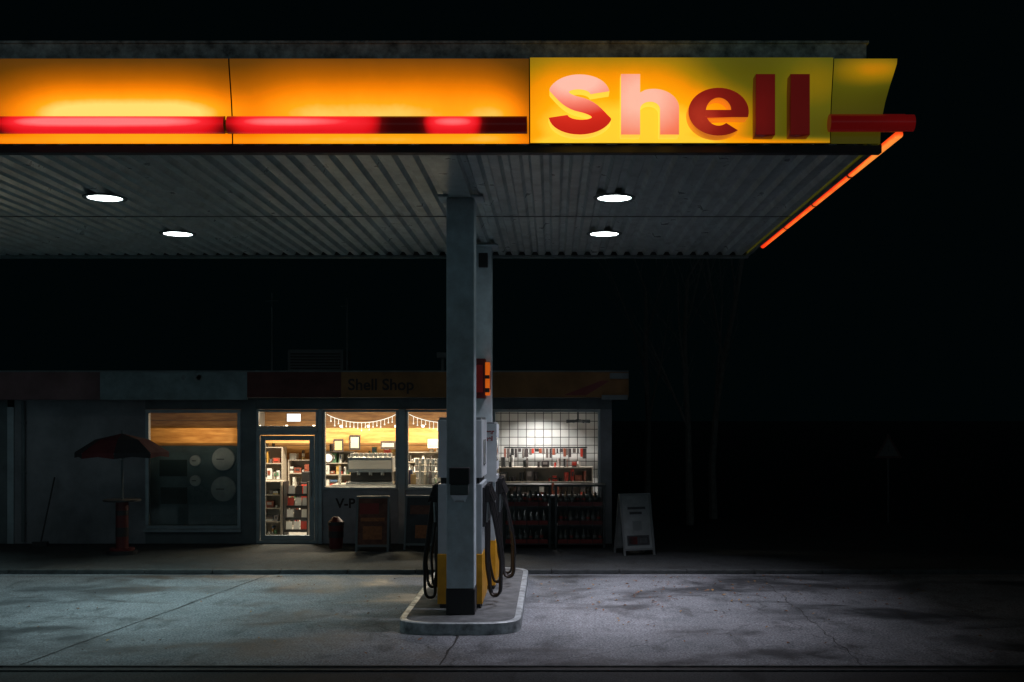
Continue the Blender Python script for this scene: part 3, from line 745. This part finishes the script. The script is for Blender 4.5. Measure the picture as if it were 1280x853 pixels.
b = MB(); b.cyl((-8.95, 19.6, .1), (-8.85, 19.93, 1.25), .014, m_dark, n=8); b.box(-9.08, -8.82, 19.55, 19.63, .062, .14, m_dark); b.build('broom')
m_bk = M('poster_brown', (.12, .04, .022), .6, var=.5, vscale=9); m_bw = M('poster_white', (.17, .20, .205), .6, var=.3); m_bd = M('poster_dark', (.03, .035, .04), .6, var=.4)
def aboard(x, y, w, h, poster, frm, extra, rz=0.0):
    e = empty('a_frame_sign', (x, y, .06)); b = MB(); t = .035
    sp = .2
    for s_ in (-1, 1):
        yb_ = s_ * sp; yt = 0
        def P3(u, v, o=0):
            return Vector((u, yb_ + (yt - yb_) * v / h + (o if s_ > 0 else -o), v))
        for u0, u1, v0, v1, mt, o in ((-w/2, w/2, .0, h, frm, 0.0), (-w/2 + t, w/2 - t, .10, h - t, poster, .008)):
            if mt is frm:
                for a in (-w/2, w/2 - t):
                    b.add([P3(a, 0), P3(a + t, 0), P3(a + t, h), P3(a, h), P3(a, 0, .025), P3(a + t, 0, .025), P3(a + t, h, .025), P3(a, h, .025)], [(0,1,2,3),(4,5,6,7),(0,1,5,4),(1,2,6,5),(2,3,7,6),(3,0,4,7)], frm)
                for v in (.08, h - t):
                    b.add([P3(-w/2+t, v), P3(w/2-t, v), P3(w/2-t, v+t), P3(-w/2+t, v+t), P3(-w/2+t, v, .024), P3(w/2-t, v, .024), P3(w/2-t, v+t, .024), P3(-w/2+t, v+t, .024)], [(0,1,2,3),(4,5,6,7),(0,1,5,4),(2,3,7,6)], frm)
            else:
                b.quad([P3(u0, v0, o), P3(u1, v0, o), P3(u1, v1, o), P3(u0, v1, o)], mt)
        if s_ < 0:
            for (u0, u1, v0, v1, mt) in extra: b.quad([P3(u0, v0, .012), P3(u1, v0, .012), P3(u1, v1, .012), P3(u0, v1, .012)], mt)
    o = b.build('board'); o.parent = e; e.rotation_euler = (0, 0, rz); return e
m_frd = M('sign_frame', (.13, .15, .155), .5, .3); m_bred = M('poster_red', (.2, .02, .015), .6); m_bor = M('poster_orange', (.3, .10, .03), .6, var=.4, vscale=14)
aboard(-3.03, 19.0, .56, .92, m_bk, m_frd, [(-.2, .2, .5, .56, m_bor), (-.16, .16, .2, .42, m_bor), (-.22, .1, .62, .8, m_bred)], .05)
aboard(-2.22, 19.2, .58, .92, m_bd, m_frd, [(-.2, .2, .6, .75, m_bk), (-.1, .15, .2, .42, m_bor)], -.05)
aboard(1.36, 18.5, .56, 1.0, m_bw, m_frd, [(-.15, .17, .74, .78, m_bd), (-.12, .1, .66, .70, m_bd), (-.2, .2, .16, .32, m_bd), (-.08, .08, .40, .55, m_frd), (-.17, -.02, .18, .3, m_bred), (.03, .16, .2, .28, m_bw)], .35)
bx = -3.72
e = empty('litter_bin', (bx, 19.3, .06)); b = MB()
b.cyl((bx, 19.3, .061), (bx, 19.3, .46), .11, m_tred, r2=.13, n=20); b.cyl((bx, 19.3, .46), (bx, 19.3, .52), .14, m_dark, n=20); b.cyl((bx, 19.3, .52), (bx, 19.3, .60), .13, m_tred, r2=.05, n=20); b.cyl((bx, 19.3, .25), (bx, 19.3, .36), .128, m_dark, n=20)
child(b.build('bin', smooth=True), e)
S(text('window_poster_text', 'V-P', .24, (-3.86, 20.005, .70), M('print_dark', (.012, .008, .008), .6), ext=.002, offs=.006))
m_wire = M('wire_cage', (.04, .045, .045), .4, .5); m_bot = M('bottle_glass', (.06, .065, .06), .12, spec=.8); m_crate = M('crate_red', (.20, .020, .017), .5)
m_lab = M('bottle_label', (.16, .17, .165), .5); m_labr = M('bottle_label_red', (.28, .03, .02), .5)
def rack(x0, x1, y, h):
    e = empty('bottle_crate_rack', ((x0 + x1)/2, y, .06)); b = MB()
    for xx in (x0, x1 - .04):
        for yy in (y, y + .46): b.box(xx, xx + .04, yy, yy + .04, .061, h, m_wire)
    b.box(x0 - .01, x1 + .01, y - .01, y + .51, h, h + .035, m_wire)
    for lv in range(3):
        z = .12 + lv * (h - .15) / 3
        b.box(x0 + .041, x1 - .041, y + .002, y + .49, z, z + .02, m_wire)
        b.box(x0 + .05, x1 - .05, y + .02, y + .035, z + .021, z + .09, R.choice([m_crate, m_tred]))
        x = x0 + .1
        while x < x1 - .08:
            for yy in (y + .09, y + .2):
                if R.random() < .15: continue
                hh = R.uniform(-.03, .03)
                b.cyl((x, yy, z + .021), (x, yy, z + .17 + hh), .034, m_bot, n=10); b.cyl((x, yy, z + .17 + hh), (x, yy, z + .25 + hh), .034, m_bot, r2=.014, n=10)
                b.cyl((x, yy, z + .115), (x, yy, z + .13 + R.uniform(.01, .035)), .0355, R.choice((m_lab, m_lab, m_labr)), n=10)
            x += .085 + R.uniform(-.004, .03)
    for i in range(1, 4):
        xx = x0 + (x1 - x0) * i / 4; b.cyl((xx, y - .004, .1), (xx, y - .004, h), .005, m_wire, n=6)
    child(b.build('rack'), e)
rack(-.85, -.02, 19.3, 1.12); rack(.05, .92, 19.3, 1.12)

# ------------------------------------------------------------------ background trees, warning sign
m_bark = M('bark', (.13, .12, .11), .9, var=.4, vscale=10)
def bare_tree(x, y, h, r, seed):
    rr = random.Random(seed); b = MB()
    def grow(p, d, L, rad, lvl):
        segs = 5 if lvl < 2 else 3
        for s_ in range(segs):
            q = p + d * (L / segs); r2 = rad * (.86 if lvl else .84)
            b.cyl(p, q, rad, m_bark, r2=r2, n=7 if lvl < 2 else 4, cap=False)
            if lvl < 4 and (s_ > 0 or lvl > 0):
                for _ in range(1 if lvl == 0 else rr.choice((1, 1, 2))):
                    a = rr.uniform(0, 6.28); t = rr.uniform(.4, .85)
                    side = Vector((math.cos(a), math.sin(a), .5)); nd = (d * (1 - t * .5) + side * t * .75).normalized()
                    grow(q, nd, L * rr.uniform(.38, .58), r2 * .5, lvl + 1)
            p = q; rad = r2; d = (d + Vector((rr.uniform(-.1, .1), rr.uniform(-.1, .1), .06))).normalized()
    grow(Vector((x, y, 0)), Vector((rr.uniform(-.05, .05), 0, 1)).normalized(), h, r, 0)
    b.build('bare_tree')
bare_tree(2.9, 23.5, 5.2, .09, 3); bare_tree(3.6, 25.0, 6.0, .10, 8); bare_tree(2.3, 27.0, 5.4, .09, 12)
m_sgn = M('warning_sign_face', (.07, .075, .075), .6); m_sgr = M('warning_sign_border', (.05, .01, .01), .6)
e = empty('warning_sign', (7.2, 24, 0)); b = MB()
b.cyl((7.2, 24, 0), (7.2, 24, 1.95), .03, m_dark, n=10)
def tri(s, y, mt):
    b.quad([(7.2 - s, y, 1.62 - s * .58), (7.2 + s, y, 1.62 - s * .58), (7.2, y, 1.62 + s * 1.15)], mt)
tri(.30, 23.96, m_sgr); tri(.22, 23.955, m_sgn); tri(.3, 23.965, m_mast)
b.box(7.19, 7.21, 23.95, 23.953, 1.58, 1.72, m_dark)
child(b.build('sign'), e)

# ------------------------------------------------------------------ night sky (added low glow behind the camera, fills camera-facing fronts)
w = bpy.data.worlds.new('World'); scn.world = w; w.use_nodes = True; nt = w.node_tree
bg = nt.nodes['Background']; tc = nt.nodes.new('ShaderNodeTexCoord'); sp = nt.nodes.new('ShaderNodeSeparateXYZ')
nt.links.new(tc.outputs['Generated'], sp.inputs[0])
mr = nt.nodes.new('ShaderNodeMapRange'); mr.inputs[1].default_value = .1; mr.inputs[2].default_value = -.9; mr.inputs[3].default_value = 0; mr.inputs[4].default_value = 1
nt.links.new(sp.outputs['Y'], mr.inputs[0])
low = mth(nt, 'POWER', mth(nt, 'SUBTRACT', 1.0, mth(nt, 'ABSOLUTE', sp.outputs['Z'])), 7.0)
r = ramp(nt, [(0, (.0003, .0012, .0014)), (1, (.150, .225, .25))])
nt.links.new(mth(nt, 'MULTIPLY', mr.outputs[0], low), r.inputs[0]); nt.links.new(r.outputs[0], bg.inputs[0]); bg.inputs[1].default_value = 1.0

# ------------------------------------------------------------------ camera
cd = bpy.data.cameras.new('camera'); cam = bpy.data.objects.new('camera', cd); scn.collection.objects.link(cam)
cam.location = (0, 0, 2.3); cam.rotation_euler = (math.pi / 2, 0, 0)
cd.sensor_width = 36; cd.lens = 39.375; cd.shift_x = -.039; cd.shift_y = .0754; cd.clip_end = 2000
scn.camera = cam
